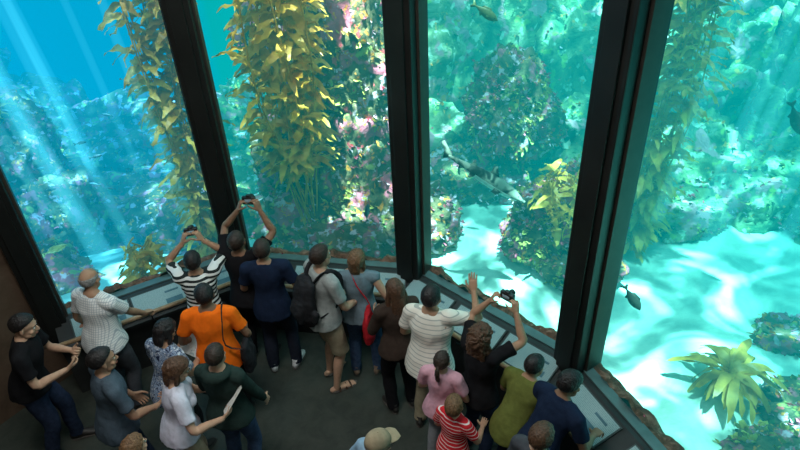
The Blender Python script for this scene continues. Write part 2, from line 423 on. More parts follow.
    for sx,key in((-1,'L'),(1,'R')):
        a=an[key]; M=Matrix.Translation((a.x,a.y+.02,max(0,a.z-.085)))@Matrix.Rotation(fyaw[key],4,'Z')
        sg.merge(SANDAL if sandal else SHOE,M)
    shm=shoes or mat('shoe_dark',(.03,.028,.026),.5)
    sole=mat('sole_rubber',(.10,.09,.08),.7)
    obj('sandals' if sandal else 'shoes',fin(sg),[sk if sandal else shm,shm,sole],root)
    if extra: extra(root,tt,sh,el,wr,s,HM)
    return root

# ------------------------------------------------ accessories
BLK=lambda:mat('black_plastic',(.012,.012,.013),.35,.2,spec=.5)
NYL=lambda:mat('black_nylon',(.014,.015,.018),.8,.3,30,bump=.4)
def scaled(g,s): g.v=[(a*s,b*s,c*s) for a,b,c in g.v]; return g
def camera_prop(small=False):
    def f(root,tt,sh,el,wr,s,HM):
        c=(wr['L']+wr['R'])/2+V((0,.055,.085))
        g=G()
        g.box((0,0,0),(.066,.022,.041),bev=.008)
        g.box((0,.0,.049),(.022,.02,.012),bev=.005)
        g.loft([(0,.015,-.002),(0,.05,-.002),(0,.085,-.002)],[.031,.031,.029],seg=18,ref=(0,0,1),cap1=False)
        g.box((0,-.023,-.004),(.036,.002,.026),mi=1)
        g.box((.05,.014,0),(.014,.016,.034),bev=.006)
        g.v=[(a+c.x,b+c.y,d+c.z) for a,b,d in g.v]
        obj('digital_camera',scaled(g,s),[BLK(),mat('lcd_screen',(.25,.35,.4),.2)],root)
    return f
def backpack_prop(col=None,big=1.0):
    def f(root,tt,sh,el,wr,s,HM):
        g=G()
        g.loft([tt((0,-.185,.98)),tt((0,-.20,1.1),1),tt((0,-.20,1.25),1),tt((0,-.17,1.40),1),tt((0,-.15,1.44),1)],[(.12*big,.06),(.145*big,.085*big),(.145*big,.08*big),(.12*big,.06),(.07,.03)],seg=16)
        g.loft([tt((0,-.285,1.02),1),tt((0,-.29,1.12),1),tt((0,-.27,1.22),1)],[(.09*big,.03),(.105*big,.04),(.085*big,.025)],seg=14)
        for sx in(1,-1): g.loft([tt((sx*.155*big,-.19,1.04),1),tt((sx*.16*big,-.19,1.13),1)],[.03,.035],seg=10)
        b=remesh(g,.011,3,disp=.012,dscale=(12,12,12))
        for sx in(1,-1):
            b.loft([tt((sx*.07,-.13,1.40),1),tt((sx*.10,-.06,1.485),1),tt((sx*.115,.03,1.49),1),tt((sx*.12,.125,1.38),1),tt((sx*.125,.12,1.2),1),tt((sx*.15,.02,1.08),1),tt((sx*.13,-.12,1.03),1)],[(.009,.024)]*7,seg=8,ref=(0,1,0))
        b.loft([tt((-.02,-.15,1.45),1),tt((0,-.16,1.49),1),tt((.02,-.15,1.45),1)],[.007]*3,seg=8)
        obj('backpack',scaled(b,s),[col or NYL()],root)
    return f
def shoulderbag_prop(side,col,z=.85,w=.17,h=.14,yoff=-.02,cross=True,xo=.30):
    def f(root,tt,sh,el,wr,s,HM):
        g=G(); x=side*xo
        g.loft([(x,yoff,z-h),(x,yoff,z-h*.3),(x,yoff,z+h*.5),(x,yoff,z+h)],[(.055,w*.9),(.07,w),(.055,w*.95),(.03,w*.8)],seg=18,ref=(0,1,0))
        b=remesh(g,.010,3,disp=.014,dscale=(11,11,9),seed=2)
        top=tt((-side*.06 if cross else side*.13,0,1.49),1)
        b.loft([(x,yoff+w*.7,z+h*.9),tt((side*.12,.155,1.15)),tt((0 if cross else side*.13,.14,1.38)),top+V((0,0,.0)),tt((0 if cross else side*.13,-.13,1.38)),tt((side*.12,-.15,1.15)),(x,yoff-w*.7,z+h*.9)],[(.005,.010)]*7,seg=8)
        obj('handbag',scaled(b,s),[col],root)
    return f
def handbag_in_hand(key,col,w=.17,h=.13):
    """tote hanging from the hand"""
    def f(root,tt,sh,el,wr,s,HM):
        c=wr[key]+V((0,.07,-.10)); g=G(); zt=c.z-.12
        g.loft([(c.x,c.y,zt-2*h),(c.x,c.y,zt-h),(c.x,c.y,zt-.02)],[(.055,w*.85),(.065,w),(.03,w*.9)],seg=18,ref=(0,1,0))
        b=remesh(g,.010,3,disp=.014,dscale=(11,11,9),seed=2)
        for dx in(-.02,.02): b.loft([(c.x+dx,c.y-w*.5,zt-.03),(c.x+dx*.6,c.y-w*.25,zt+.07),(c.x,c.y,c.z+.06),(c.x+dx*.6,c.y+w*.25,zt+.07),(c.x+dx,c.y+w*.5,zt-.03)],[.006]*5,seg=7,ref=(1,0,0))
        obj('tote_bag',scaled(b,s),[col],root)
    return f
def paper_prop(which='both',w=.12,h=.16,name='visitor_map'):
    def f(root,tt,sh,el,wr,s,HM):
        c=(wr['L']+wr['R'])/2+V((0,.10,.07)) if which=='both' else wr[which]+V((0,.09,.06))
        vs=[];fs=[];n=8
        for t in range(2):
            for i in range(n+1):
                u=i/n*2-1
                for j in range(5):
                    v=j/4*2-1; vs.append((c.x+u*w,c.y+v*h*.55-.02*abs(u)+t*.002,c.z+v*h*.7+.03*abs(u)-t*.002))
        st=(n+1)*5
        for t in range(2):
            for i in range(n):
                for j in range(4):
                    a=t*st+i*5+j; q=(a,a+5,a+6,a+1); fs.append(q if t else q[::-1])
        g=G(); g.add(vs,fs)
        obj(name,scaled(g,s),[PAPER],root)
    return f
PAPER=ramp_mat('printed_paper',[(.30,(.3,.42,.42)),(.42,(.78,.79,.74)),(.6,(.82,.82,.78)),(.72,(.65,.6,.5))],scale=14,rough=.6,bump=.0,detail=2)

# fabrics
C=lambda n,c,v=.12,sc=25:mat(n,c,.92,v,sc,bump=.3,spec=.1)
white_check=stripe_mat('shirt_white_check',(.84,.86,.84),(.46,.52,.56),.022,.22,axis=0,check=2)
bw=stripe_mat('shirt_black_white_stripe',(.78,.82,.80),(.02,.03,.03),.05,.5)
polo=stripe_mat('shirt_cream_stripe',(.84,.81,.72),(.46,.48,.44),.042,.2)
redst=stripe_mat('shirt_red_stripe',(.65,.02,.03),(.80,.70,.68),.034,.22)
pat=ramp_mat('shirt_patterned',[(.38,(.02,.03,.07)),(.46,(.35,.45,.6)),(.55,(.03,.05,.12)),(.65,(.6,.65,.7))],scale=26,bump=.0,detail=1,distort=1.5)
orange=C('cloth_orange',(.95,.17,.01),.06); navy=C('cloth_navy',(.012,.022,.05)); black=C('cloth_black',(.012,.012,.014))
jeans=C('denim',(.05,.085,.16),.25); dkjeans=C('denim_dark',(.022,.035,.07),.25); khaki=C('cloth_khaki',(.36,.31,.21)); greysh=C('cloth_grey',(.33,.36,.35))
bluegr=C('cloth_bluegrey',(.16,.23,.27)); pink=C('cloth_pink',(.70,.38,.46)); teal=C('cloth_slate',(.07,.10,.13)); green=C('cloth_darkgreen',(.022,.04,.035))
lilac=C('cloth_lilac',(.66,.67,.78)); olive=C('cloth_olive',(.14,.16,.04)); greyp=C('cloth_charcoal',(.06,.065,.075)); red=C('leather_red',(.50,.02,.03),.15); orbag=C('bag_orange',(.62,.17,.07))
whsh=mat('shoe_white',(.6,.62,.62),.5,.05); lblue=C('cloth_lightblue',(.25,.38,.5)); tan=C('cap_tan',(.32,.26,.17)); brownj=C('cloth_brown',(.05,.035,.028))

person('man_in_white_checked_shirt',-2.95,4.44,-22,1.74,lean=6,hy=15,hp=-5,R=(.16,.42,.93),Rp='rail',L=(-.27,.12,.9),Lp='rest',shirt=white_check,pants=greyp,hair='bald',hairc='grey',girth=1.12,skin='tan')
person('man_in_black_tshirt',-3.42,3.9,-75,1.74,lean=12,hp=-10,R=(.12,.36,1.1),L=(-.1,.38,1.12),Rp='hold',Lp='hold',shirt=black,sleeve='short',pants=dkjeans,hair='short',hairc='black',skin='light',feet={'L':(-.1,.12,5),'R':(.12,-.06,-10)})
person('man_in_slate_tshirt',-2.48,3.45,-50,1.72,lean=5,hy=-5,hp=-2,R=(.16,.30,1.0),L=(-.22,.2,.9),Rp='hold',shirt=teal,pants=dkjeans,hair='short',hairc='black',skin='tan',hem=.84)
person('woman_in_patterned_top',-2.14,3.82,-30,1.60,lean=8,hp=-22,R=(.06,.34,1.06),L=(-.22,.34,1.08),Rp='hold',Lp='hold',sex='f',shirt=pat,pants=black,hair='bob',hairc='black',skin='tan',extra=paper_prop())
person('man_in_orange_tshirt',-1.77,4.16,5,1.73,lean=4,hy=10,hp=0,L=(-.24,.20,.98),R=(.24,.22,.98),Lp='hold',Rp='hold',shirt=orange,pants=black,hair='short',hairc='black',skin='brown',girth=1.12,hem=.84,extra=shoulderbag_prop(1,NYL(),z=.92,w=.13,h=.15,xo=.27,cross=False))
person('man_in_striped_shirt',-2.02,4.74,12,1.70,lean=3,hp=8,L=(-.10,.30,1.66),R=(.10,.30,1.66),Lp='cam',Rp='cam',shirt=bw,pants=dkjeans,hair='short',hairc='black',skin='tan',extra=camera_prop())
person('man_photographing_in_black_tshirt',-1.64,5.02,-8,1.74,hp=10,L=(-.04,.26,1.80),R=(.20,.24,1.82),Lp='cam',Rp='cam',shirt=black,pants=black,hair='short',hairc='dark',skin='brown',extra=camera_prop())
person('man_in_navy_tshirt',-1.36,4.84,2,1.74,hp=2,L=(-.22,.25,.98),R=(.24,.18,.95),shirt=navy,pants=C('cloth_navy_pants',(.02,.025,.04)),hair='short',hairc='dark',skin='tan',shoes=whsh,hem=.84,feet={'L':(-.12,0,10),'R':(.13,.03,-15)},Lp='hold')
person('man_with_backpack',-.80,4.60,-52,1.80,lean=3,hy=12,hp=2,L=(-.14,.30,1.12),R=(.14,.30,1.02),Lp='hold',Rp='hold',shirt=greysh,legs='shorts',pants=khaki,sandal=True,shoes=mat('sandal_brown',(.08,.045,.03),.6),hair='short',hairc='dark',skin='light',extra=backpack_prop(),feet={'L':(-.12,.05,8),'R':(.13,-.03,-12)})
person('woman_with_red_handbag',-.44,4.72,-5,1.64,hy=-20,L=(-.20,.25,.98),R=(.30,.14,.97),Rp='rest',sex='f',shirt=bluegr,sleeve='none',pants=jeans,hair='bob',hairc='lbrown',skin='light',extra=shoulderbag_prop(1,red,z=.94,w=.16,h=.16,yoff=-.22,xo=.10),feet={'L':(-.12,0,8),'R':(.13,.02,-15)},shoes=mat('shoe_tan',(.25,.17,.12),.6))
person('woman_in_dark_jacket',-.07,4.22,20,1.66,hy=0,L=(-.12,.30,1.1),R=(.16,.3,1.05),Lp='hold',Rp='hold',sex='f',shirt=brownj,sleeve='long',pants=black,hair='long',hairc='brown',skin='light')
person('man_in_cream_polo',.22,3.97,-25,1.76,lean=3,hp=4,R=(.28,.35,1.50),Rp='wave',L=(-.2,.25,1.0),shirt=polo,pants=khaki,hair='short',hairc='black',skin='tan',girth=1.16,legs='long',hem=.82)
person('woman_with_curly_hair',.62,3.62,-46,1.63,hp=10,L=(-.14,.30,1.74),R=(.14,.30,1.76),Lp='cam',Rp='cam',sex='f',shirt=black,pants=dkjeans,hair='curly',hairc='brown',skin='tan',extra=camera_prop(),sleeve='short')
person('girl_in_pink_tshirt',.29,3.56,-25,1.42,hy=0,hp=5,L=(-.22,.22,.95),R=(.22,.2,.95),sex='f',shirt=pink,legs='long',pants=C('cloth_grey_pants',(.3,.3,.32)),hair='pony',hairc='dark',skin='light',girth=.95)
person('boy_in_red_striped_shirt',.36,3.22,-40,1.25,hy=20,hp=10,R=(.2,.3,1.1),L=(-.2,.2,.95),Rp='point',shirt=redst,pants=dkjeans,hair='kid',hairc='lbrown',skin='light',child=True,hat=None)
person('boy_in_olive_shirt',.84,3.24,-50,1.55,lean=22,hp=-5,L=(-.2,.42,.98),R=(.2,.42,.98),Lp='rail',Rp='rail',shirt=olive,pants=navy,hair='short',hairc='black',skin='tan')
person('man_in_dark_navy_shirt',1.0,2.98,-58,1.66,lean=22,hy=-10,hp=-8,L=(-.2,.42,1.0),R=(.2,.42,1.0),Lp='rail',Rp='rail',shirt=navy,pants=black,hair='kid',hairc='black',skin='brown')
person('woman_with_brown_hair',.86,2.62,-50,1.60,lean=5,sex='f',shirt=greyp,pants=black,hair='medium',hairc='brown',skin='light')
person('woman_reading_brochure',-1.92,3.38,-62,1.64,lean=6,hp=-18,L=(-.02,.40,1.18),R=(.26,.32,1.10),Lp='hold',Rp='hold',sex='f',shirt=lilac,pants=khaki,hair='bob',hairc='brown',skin='light',extra=paper_prop(w=.15,h=.18))
person('woman_in_green_hoodie',-1.54,3.52,-12,1.66,hy=5,hp=0,L=(-.22,.18,.9),R=(.24,.2,.9),sex='f',shirt=green,sleeve='long',pants=jeans,hair='short',hairc='dark',skin='light',scarf='hood',girth=1.03)
person('man_in_tan_cap',-.34,2.62,-60,1.58,lean=12,hp=0,shirt=lblue,pants=jeans,hair='short',hairc='grey',skin='light',hat=tan,glasses=True,R=(.25,.25,1.0),L=(-.25,.2,.95))
person('girl_with_brown_hair',-2.0,2.80,-30,1.50,sex='f',shirt=pink,pants=jeans,hair='long',hairc='lbrown',skin='light',extra=handbag_in_hand('R',orbag))

# ---------------------------------------------------------------- room shell
W=[(-3.75,4.95),(-1.97,5.95),(.15,5.5),(1.6,4.0),(2.34,2.03),(2.45,.4)]
def norm_in(i):
    a=V(W[i]);b=V(W[i+1]);d=(b-a).normalized(); return V((d.y,-d.x)) # inward (toward viewer)
def offs(d):
    out=[]
    for i in range(len(W)):
        if i==0: n=norm_in(0); out.append(V(W[0])+n*d)
        elif i==len(W)-1: n=norm_in(i-1); out.append(V(W[i])+n*d)
        else:
            n1=norm_in(i-1);n2=norm_in(i);b=(n1+n2).normalized(); out.append(V(W[i])+b*(d/b.dot(n1)))
    return out
def sweep(g,prof,mi=0):
    rows=[(offs(d)[i].x,offs(d)[i].y,z) for i in range(len(W)) for (d,z) in prof]
    n=len(prof);fs=[]
    for i in range(len(W)-1):
        for k in range(n):
            k2=(k+1)%n; fs.append((i*n+k,(i+1)*n+k,(i+1)*n+k2,i*n+k2))
    fs.append(tuple(range(n))); fs.append(tuple(range((len(W)-1)*n,len(W)*n))[::-1])
    g.add(rows,fs,mi)
def recalc(o):
    bm=bmesh.new(); bm.from_mesh(o.data); bmesh.ops.recalc_face_normals(bm,faces=bm.faces); bm.to_mesh(o.data); bm.free()
CZ=6.4
room=[W[i] for i in range(6)]+[(2.45,-2.2),(-5.4,-2.2),(-5.4,2.6)]
def flat(name,poly,z,m,up=True,th=.1):
    g=G(); n=len(poly)
    g.add([(x,y,z) for x,y in poly]+[(x,y,z-th) for x,y in poly],[tuple(range(n)),tuple(range(n,2*n))[::-1]]+[(i,i+n,(i+1)%n+n,(i+1)%n) for i in range(n)])
    o=obj(name,g,m,smooth=False); recalc(o); return o
floor_m=ramp_mat('floor_carpet',[(.3,(.034,.042,.036)),(.5,(.050,.057,.048)),(.7,(.066,.072,.060))],scale=5,rough=.45,bump=.1,dist=.004)
flat('floor',room,0,floor_m)
flat('ceiling',room,CZ+.1,mat('ceiling_paint',(.06,.06,.06),.9))
wm=ramp_mat('wall_wood_dark',[(.3,(.07,.045,.03)),(.6,(.12,.08,.055)),(.8,(.16,.11,.08))],scale=2.5,rough=.6,bump=.1)
dark=mat('mullion_steel',(.010,.011,.010),.45,.3,3,spec=.35)
def wall(name,a,b,z0,z1,m,th=.12):
    a=V(a);b=V(b);d=(b-a).normalized();n=V((-d.y,d.x))*th
    g=G(); q=[a,b,b+n,a+n]
    g.add([(p.x,p.y,z) for z in(z0,z1) for p in q],[(0,1,2,3),(4,7,6,5)]+[(i,i+4,(i+1)%4+4,(i+1)%4) for i in range(4)])
    o=obj(name,g,m,smooth=False); recalc(o); return o
wall('wall_left',(-5.4,2.6),(-3.75,4.95),0,CZ,wm)
wall('wall_far_left',(-5.4,-2.2),(-5.4,2.6),0,CZ,wm)
wall('wall_back',(2.45,-2.2),(-5.4,-2.2),0,CZ,wm)
wall('wall_right',(2.45,.4),(2.45,-2.2),0,CZ,wm)
for i in range(5): wall('wall_header_%d'%(i+1),W[i],W[i+1],5.6,CZ,mat('header_paint',(.03,.03,.03),.8))
# glass
gl=bpy.data.materials.new('acrylic_glass'); gl.use_nodes=True; nt=gl.node_tree; nt.nodes.clear()
o_=nt.nodes.new('ShaderNodeOutputMaterial'); mx=nt.nodes.new('ShaderNodeMixShader'); tr=nt.nodes.new('ShaderNodeBsdfTransparent'); gs=nt.nodes.new('ShaderNodeBsdfGlossy')
gs.inputs['Roughness'].default_value=.02; mx.inputs[0].default_value=.02; tr.inputs[0].default_value=(.98,1,1,1)
nt.links.new(tr.outputs[0],mx.inputs[1]);nt.links.new(gs.outputs[0],mx.inputs[2]);nt.links.new(mx.outputs[0],o_.inputs[0])
for i in range(5):
    g=G(); a,b=W[i],W[i+1]; g.add([(a[0],a[1],.78),(b[0],b[1],.78),(b[0],b[1],5.6),(a[0],a[1],5.6)],[(0,1,2,3)])
    obj('window_%d'%(i+1),g,gl,smooth=False)
# mullions
def mullion(i,w,dep,inn):
    p=V(W[i]); 
    if i==0: n=norm_in(0)
    elif i==5: n=norm_in(4)
    else: n=(norm_in(i-1)+norm_in(i)).normalized()
    g=G(); ang=math.atan2(n.y,n.x)
    c=p+n*(inn-dep/2)
    g.box((0,0,3.1),(dep/2,w/2,2.55),bev=.012)
    g.box((dep/2+.012,0,3.1),(.014,w/2*.55,2.5),bev=.004)
    for sy in(1,-1): g.box((-.02,sy*(w/2+.014),3.1),(dep/2*.5,.015,2.5),bev=.004,mi=1)
    obj('window_mullion',g,[dark,mat('mullion_seal',(.035,.032,.026),.5)],loc=(c.x,c.y,0),rotz=ang,smooth=False)
mullion(0,.24,.24,.14)
mullion(1,.25,.34,.2);mullion(2,.27,.36,.2);mullion(3,.28,.36,.18);mullion(4,.18,.28,.10)
# ledge
g=G(); sweep(g,[(0.0,.0),(.0,.80),(.10,.80),(.44,.66),(.44,.62),(.40,.60),(.40,0)])
o=obj('window_ledge',g,[mat('ledge_dark',(.028,.03,.03),.5,.3,4)],smooth=False); recalc(o)
g=G(); sweep(g,[(-.05,.62),(-.05,.815),(.05,.815),(.05,.62)])
o=obj('trim_sill',g,[mat('sill_metal',(.10,.16,.16),.4,.2,6)],smooth=False); recalc(o)
# rail
rp=offs(.56); g=G()
pts=[(p.x,p.y,.84) for p in rp]
for i in range(len(pts)-1): g.loft([pts[i],pts[i+1]],[.024,.024],seg=12,ref=(0,0,1))
for i in range(5):
    for t in(.15,.5,.85):
        p=rp[i].lerp(rp[i+1],t); q=offs(.42)[i].lerp(offs(.42)[i+1],t)
        g.loft([(p.x,p.y,.82),(p.x,p.y,.74),(q.x,q.y,.60)],[.009]*3,seg=8,mi=1)
obj('handrail',g,[mat('rail_wood',(.30,.20,.11),.35,.25,20),mat('rail_bracket',(.05,.05,.05),.4,metal=.6)])
# info panels
pm=bpy.data.materials.new('info_panel_print'); pm.use_nodes=True; nt=pm.node_tree; b=nt.nodes['Principled BSDF']; b.inputs['Roughness'].default_value=.35
tc=nt.nodes.new('ShaderNodeTexCoord'); sp=nt.nodes.new('ShaderNodeSeparateXYZ'); nt.links.new(tc.outputs['Object'],sp.inputs[0])
wv=nt.nodes.new('ShaderNodeTexWave'); wv.bands_direction='Y'; wv.inputs['Scale'].default_value=22; wv.inputs['Distortion'].default_value=0
nt.links.new(tc.outputs['Object'],wv.inputs['Vector'])
ns=nt.nodes.new('ShaderNodeTexNoise'); ns.inputs['Scale'].default_value=90; nt.links.new(tc.outputs['Object'],ns.inputs['Vector'])
mu=nt.nodes.new('ShaderNodeMath'); mu.operation='MULTIPLY'; nt.links.new(wv.outputs['Fac'],mu.inputs[0]); nt.links.new(ns.outputs['Fac'],mu.inputs[1])
rp_=nt.nodes.new('ShaderNodeValToRGB'); rp_.color_ramp.elements[0].position=.3; rp_.color_ramp.elements[0].color=(.34,.46,.47,1); rp_.color_ramp.elements[1].position=.5; rp_.color_ramp.elements[1].color=(.15,.25,.26,1)
nt.links.new(mu.outputs[0],rp_.inputs[0]); nt.links.new(rp_.outputs[0],b.inputs['Base Color'])
fr=mat('panel_frame',(.05,.07,.07),.4)
art=[mat('print_rust',(.30,.10,.05),.5),mat('print_blue',(.07,.16,.20),.5)]
def panel(i,t,w=.30,pic=0):
    a=V(W[i]);b=V(W[i+1]);n=norm_in(i);d=(b-a).normalized(); p=a.lerp(b,t)+n*.27
    tilt=math.atan2(.14,.34)
    g=G(); g.box((0,0,0),(w,.15,.008),bev=.003,mi=1); g.box((0,0,.009),(w-.015,.138,.002),mi=0)
    if pic: g.loft([(-w*.75,.0,.012),(-w*.6,.025,.012),(-w*.4,.03,.012),(-w*.2,.0,.012)],[(.01,.002),(.03,.002),(.022,.002),(.004,.001)],ref=(0,0,1),seg=10,mi=2)
    g.box((w*.45,-.06,.0115),(w*.3,.03,.001),mi=3); g.box((w*.45,.06,.0115),(w*.25,.012,.001),mi=3)
    me=obj('info_panel',g,[pm,fr]+art,loc=(p.x,p.y,.745),smooth=False)
    X=V((d.x,d.y,0)); Y=V((-n.x,-n.y,0))*math.cos(tilt)+V((0,0,math.sin(tilt))); Z=X.cross(Y)
    me.rotation_euler=Matrix((X,Y,Z)).transposed().to_euler()
for i,ts in((0,(.22,.52,.80)),(1,(.18,.5,.83)),(2,(.2,.52,.82)),(3,(.24,.60)),(4,(.3,))):
    for k,t in enumerate(ts): panel(i,t,pic=(i==1 and k==1) or (i==0 and k==0))

# ---------------------------------------------------------------- tank
TF=-.35
sand=ramp_mat('tank_sand',[(.3,(.36,.42,.36)),(.5,(.58,.61,.53)),(.7,(.78,.78,.68))],scale=1.4,rough=.95,bump=.4,dist=.05)
def sandz(x,y):
    t=max(0,min(1,(-1.5-x)/3))*max(0,min(1,(y-7.0)/4))
    return TF-1.6*t+.12*noise.noise(V((x*.5,y*.5,0)))+.05*noise.noise(V((x*1.7,y*1.7,3)))
g=G(); nx,ny=90,80
for j in range(ny+1):
    for i in range(nx+1):
        x=-14+26*i/nx; y=.5+17*j/ny
        g.v.append((x,y,sandz(x,y)))
for j in range(ny):
    for i in range(nx):
        a=j*(nx+1)+i; xc=-14+26*(i+.5)/nx; yc=.5+17*(j+.5)/ny
        ins=yc>.4 and (yc>6 or xc>2.4 or (xc<-3.8 and yc>5) or yc>np.interp(xc,[-3.75,-1.97,.15,1.6,2.34],[4.95,5.95,5.5,4.0,2.03])+.0) and not (xc<-3.75 and yc<4.95)
        if ins: g.f.append((a,a+1,a+nx+2,a+nx+1)); g.m.append(0)
obj('tank_sand_bed',g,sand)
rockD=ramp_mat('reef_rock_dark',[(.25,(.03,.03,.022)),(.42,(.09,.07,.04)),(.55,(.20,.12,.06)),(.68,(.38,.15,.13)),(.8,(.60,.28,.32))],scale=2.6,bump=1,dist=.12,vor=[(3.3,.55,(.62,.12,.18)),(6,.59,(.75,.42,.50)),(11,.61,(.85,.24,.04)),(5,.62,(.42,.34,.10)),(8,.64,(.70,.08,.10))])
rockL=ramp_mat('reef_rock_light',[(.25,(.02,.05,.04)),(.42,(.08,.13,.07)),(.55,(.28,.26,.13)),(.68,(.54,.42,.30)),(.8,(.76,.60,.52))],scale=1.8,bump=1,dist=.15,vor=[(2.5,.57,(.70,.26,.30)),(5,.60,(.66,.56,.45)),(4,.62,(.42,.42,.10)),(7,.63,(.75,.28,.08))])
GROW=[]
def rock(g,c,r,seed,sub=5,amp=.33,grow=1.0,rot=0):
    bm=bmesh.new(); bmesh.ops.create_icosphere(bm,subdivisions=sub,radius=1); bm.verts.index_update()
    vs=[];ns=[]
    Rz=Matrix.Rotation(rot,3,'Z')
    for v in bm.verts:
        d=v.co.normalized(); q=d*1.3+V((seed*7.1,seed*3.3,seed))
        n=noise.fractal(q,1.0,2.1,3)*amp+abs(noise.noise(q*3.1))*amp*.6+noise.noise(q*9)*.08+noise.noise(q*20)*.04
        k=1+n
        p=Rz@V((d.x*r[0]*k,d.y*r[1]*k,d.z*r[2]*k))+V(c); vs.append(p)
        if p.z>TF: GROW.append((p,Rz@V((d.x/r[0],d.y/r[1],d.z/r[2])).normalized(),grow))
    g.add(vs,[[q.index for q in f.verts] for f in bm.faces]); bm.free()
g=G()
rock(g,(-.95,8.3,.5),(1.0,.9,1.5),1,6); rock(g,(-.7,8.5,2.1),(.85,.8,1.6),2,6); rock(g,(-.2,7.7,.0),(.9,.8,1.0),3,6); rock(g,(-1.5,8.0,-.1),(.7,.7,.7),4)
rock(g,(-.6,7.2,-.2),(1.0,.6,.7),31); rock(g,(-.45,8.9,3.3),(.8,.7,1.2),33,6); rock(g,(-1.6,8.9,2.6),(.6,.5,.8),34)
obj('rock_pinnacle',g,rockD)
g=G()
rock(g,(1.85,9.1,1.0),(.7,.65,.9),5,6); rock(g,(1.4,9.2,-.1),(.9,.7,.6),6); obj('reef_boulder',g,rockD)
g=G()
rock(g,(2.15,7.1,.1),(.6,.6,.7),7,6); rock(g,(2.75,7.5,.0),(.6,.65,.8),8,5); rock(g,(2.5,6.6,-.2),(.5,.5,.45),9); obj('reef_boulder',g,rockD)
g=G()
rock(g,(3.55,3.65,-.38),(.42,.33,.28),61,5); rock(g,(4.3,4.1,-.4),(.5,.4,.3),62,5); rock(g,(3.95,3.4,-.35),(.4,.4,.33),63,5); rock(g,(4.6,5.2,-.4),(.4,.4,.25),64,5); obj('sea_floor_rock',g,rockD)
g=G()
rock(g,(-6.9,9.7,.2),(.9,1.0,1.2),10,6); rock(g,(-5.9,9.2,-.5),(.7,.8,.7),11); rock(g,(-7.6,9.6,1.2),(.7,.7,.9),12); rock(g,(-5.4,7.2,-.5),(.8,.6,.6),42)
obj('reef_mound',g,rockD)
g=G(); rock(g,(-4.6,10.5,-1.5),(2.6,1.8,1.0),51,6,amp=.5); rock(g,(-3.0,8.8,-.9),(1.2,.9,.7),52,amp=.5); rock(g,(-7.5,13,-1.2),(3,2,1.5),53,6,amp=.5); rock(g,(-2.6,12.5,-.8),(1.6,1.2,1.4),54,6,amp=.5)
rock(g,(-11,12,-.8),(2.5,2.5,1.8),55,6,amp=.5)
obj('low_reef',g,rockD)
g=G(); k=20
for (x,y,z,a,b,c) in [(.3,11.4,.6,1.5,1.0,2.0),(2.2,12.0,.9,1.5,1.1,2.4),(4.0,11.6,.4,1.4,1.1,1.9),(5.9,11.0,.5,1.6,1.2,1.9),(7.8,10,.6,1.5,1.3,2.0),(9.3,8.4,.3,1.3,1.6,1.8),(3.5,9.6,-.1,1.0,.9,1.0),(5.0,8.9,-.2,1.0,.8,.9),(6.6,8.4,-.1,.9,.8,.8),(.7,9.9,-.1,.9,.7,.9),(1.2,13.2,1.8,2.0,1,2.2),(4.6,13.2,1.6,2.2,1,2.2),(7.4,12.4,1.6,2.0,1.2,2.2),(-1.2,11.5,.8,1.2,1,2.2),(6.5,7.3,-.3,.7,.5,.4),(2.9,8.6,-.2,.6,.5,.5),(4.3,7.8,-.3,.7,.5,.5),(5.6,7.9,-.3,.8,.5,.6)]:
    rock(g,(x,y,z),(a,b,c),k,5); k+=1
obj('rock_reef',g,rockL)
# encrusted curb behind the glass
g=G(); rows=[]; ot=[offs(-.04),offs(-.22),offs(-.42),offs(-.5)]
for i in range(5):
    N=70
    for q in range(N):
        rr=[]
        for j in range(9):
            t=q/(N-1); u=j/8
            A=ot[0][i].lerp(ot[0][i+1],t); B=ot[2][i].lerp(ot[2][i+1],t); p=A.lerp(B,u)
            z=.80+.02-.9*u**3+.09*noise.noise(V((p.x*4,p.y*4,u*2)))+.05*noise.noise(V((p.x*13,p.y*13,u*6)))
            rr.append((p.x,p.y,z))
            if random.random()<.5 and z>.3: GROW.append((V((p.x,p.y,z)),V((0,0,1)),.35))
        rows.append(rr)
    base=len(g.v)
    for rr in rows: g.v.extend(rr)
    for q in range(N-1):
        for j in range(8):
            a=base+q*9+j; g.f.append((a,a+9,a+10,a+1)); g.m.append(0)
    rows=[]
obj('encrusted_curb',g,ramp_mat('crust',[(.3,(.03,.025,.015)),(.5,(.20,.08,.05)),(.65,(.42,.19,.13)),(.8,(.5,.36,.28))],scale=9,bump=1,dist=.04))
# algae tufts
random.seed(3)
g=G(); samp=random.sample(GROW,min(len(GROW),12500))
for (p,n,gr) in samp:
    if n.z<-.3 and gr>.5: continue
    cl=noise.noise(p*1.3); c2=noise.noise(p*3+V((9,1,4)))
    mi=random.choice((0,2,3,3,4))
    if random.random()<.75: mi=1 if cl>.22 else (0 if c2>.08 else (3 if c2<-.2 else (4 if cl<-.15 else 2)))
    for k in range(3):
        d=(n+V((random.uniform(-.8,.8),random.uniform(-.8,.8),random.uniform(-.3,.9)))).normalized()
        ln=random.uniform(.03,.10)*gr*(1.3 if mi in(1,) else 1); w=ln*random.uniform(.22,.42)
        sd=d.cross(V((random.random(),random.random(),random.random()))).normalized()*w
        a=p-n*.02; m=a+d*ln*.55; e=a+d*ln+V((0,0,-ln*.2))
        g.add([a-sd*.3,a+sd*.3,m+sd,m-sd,e],[(0,1,2,3),(3,2,4)],mi)
obj('algae_growth',g,[mat('algae_red',(.80,.10,.18),.7,.3,9),mat('algae_gold',(.46,.32,.07),.7,.3,9),mat('algae_green',(.12,.15,.05),.7,.3,9),mat('algae_pale',(.75,.40,.50),.7,.3,9),mat('algae_orange',(.90,.24,.03),.7,.3,9)],smooth=False)

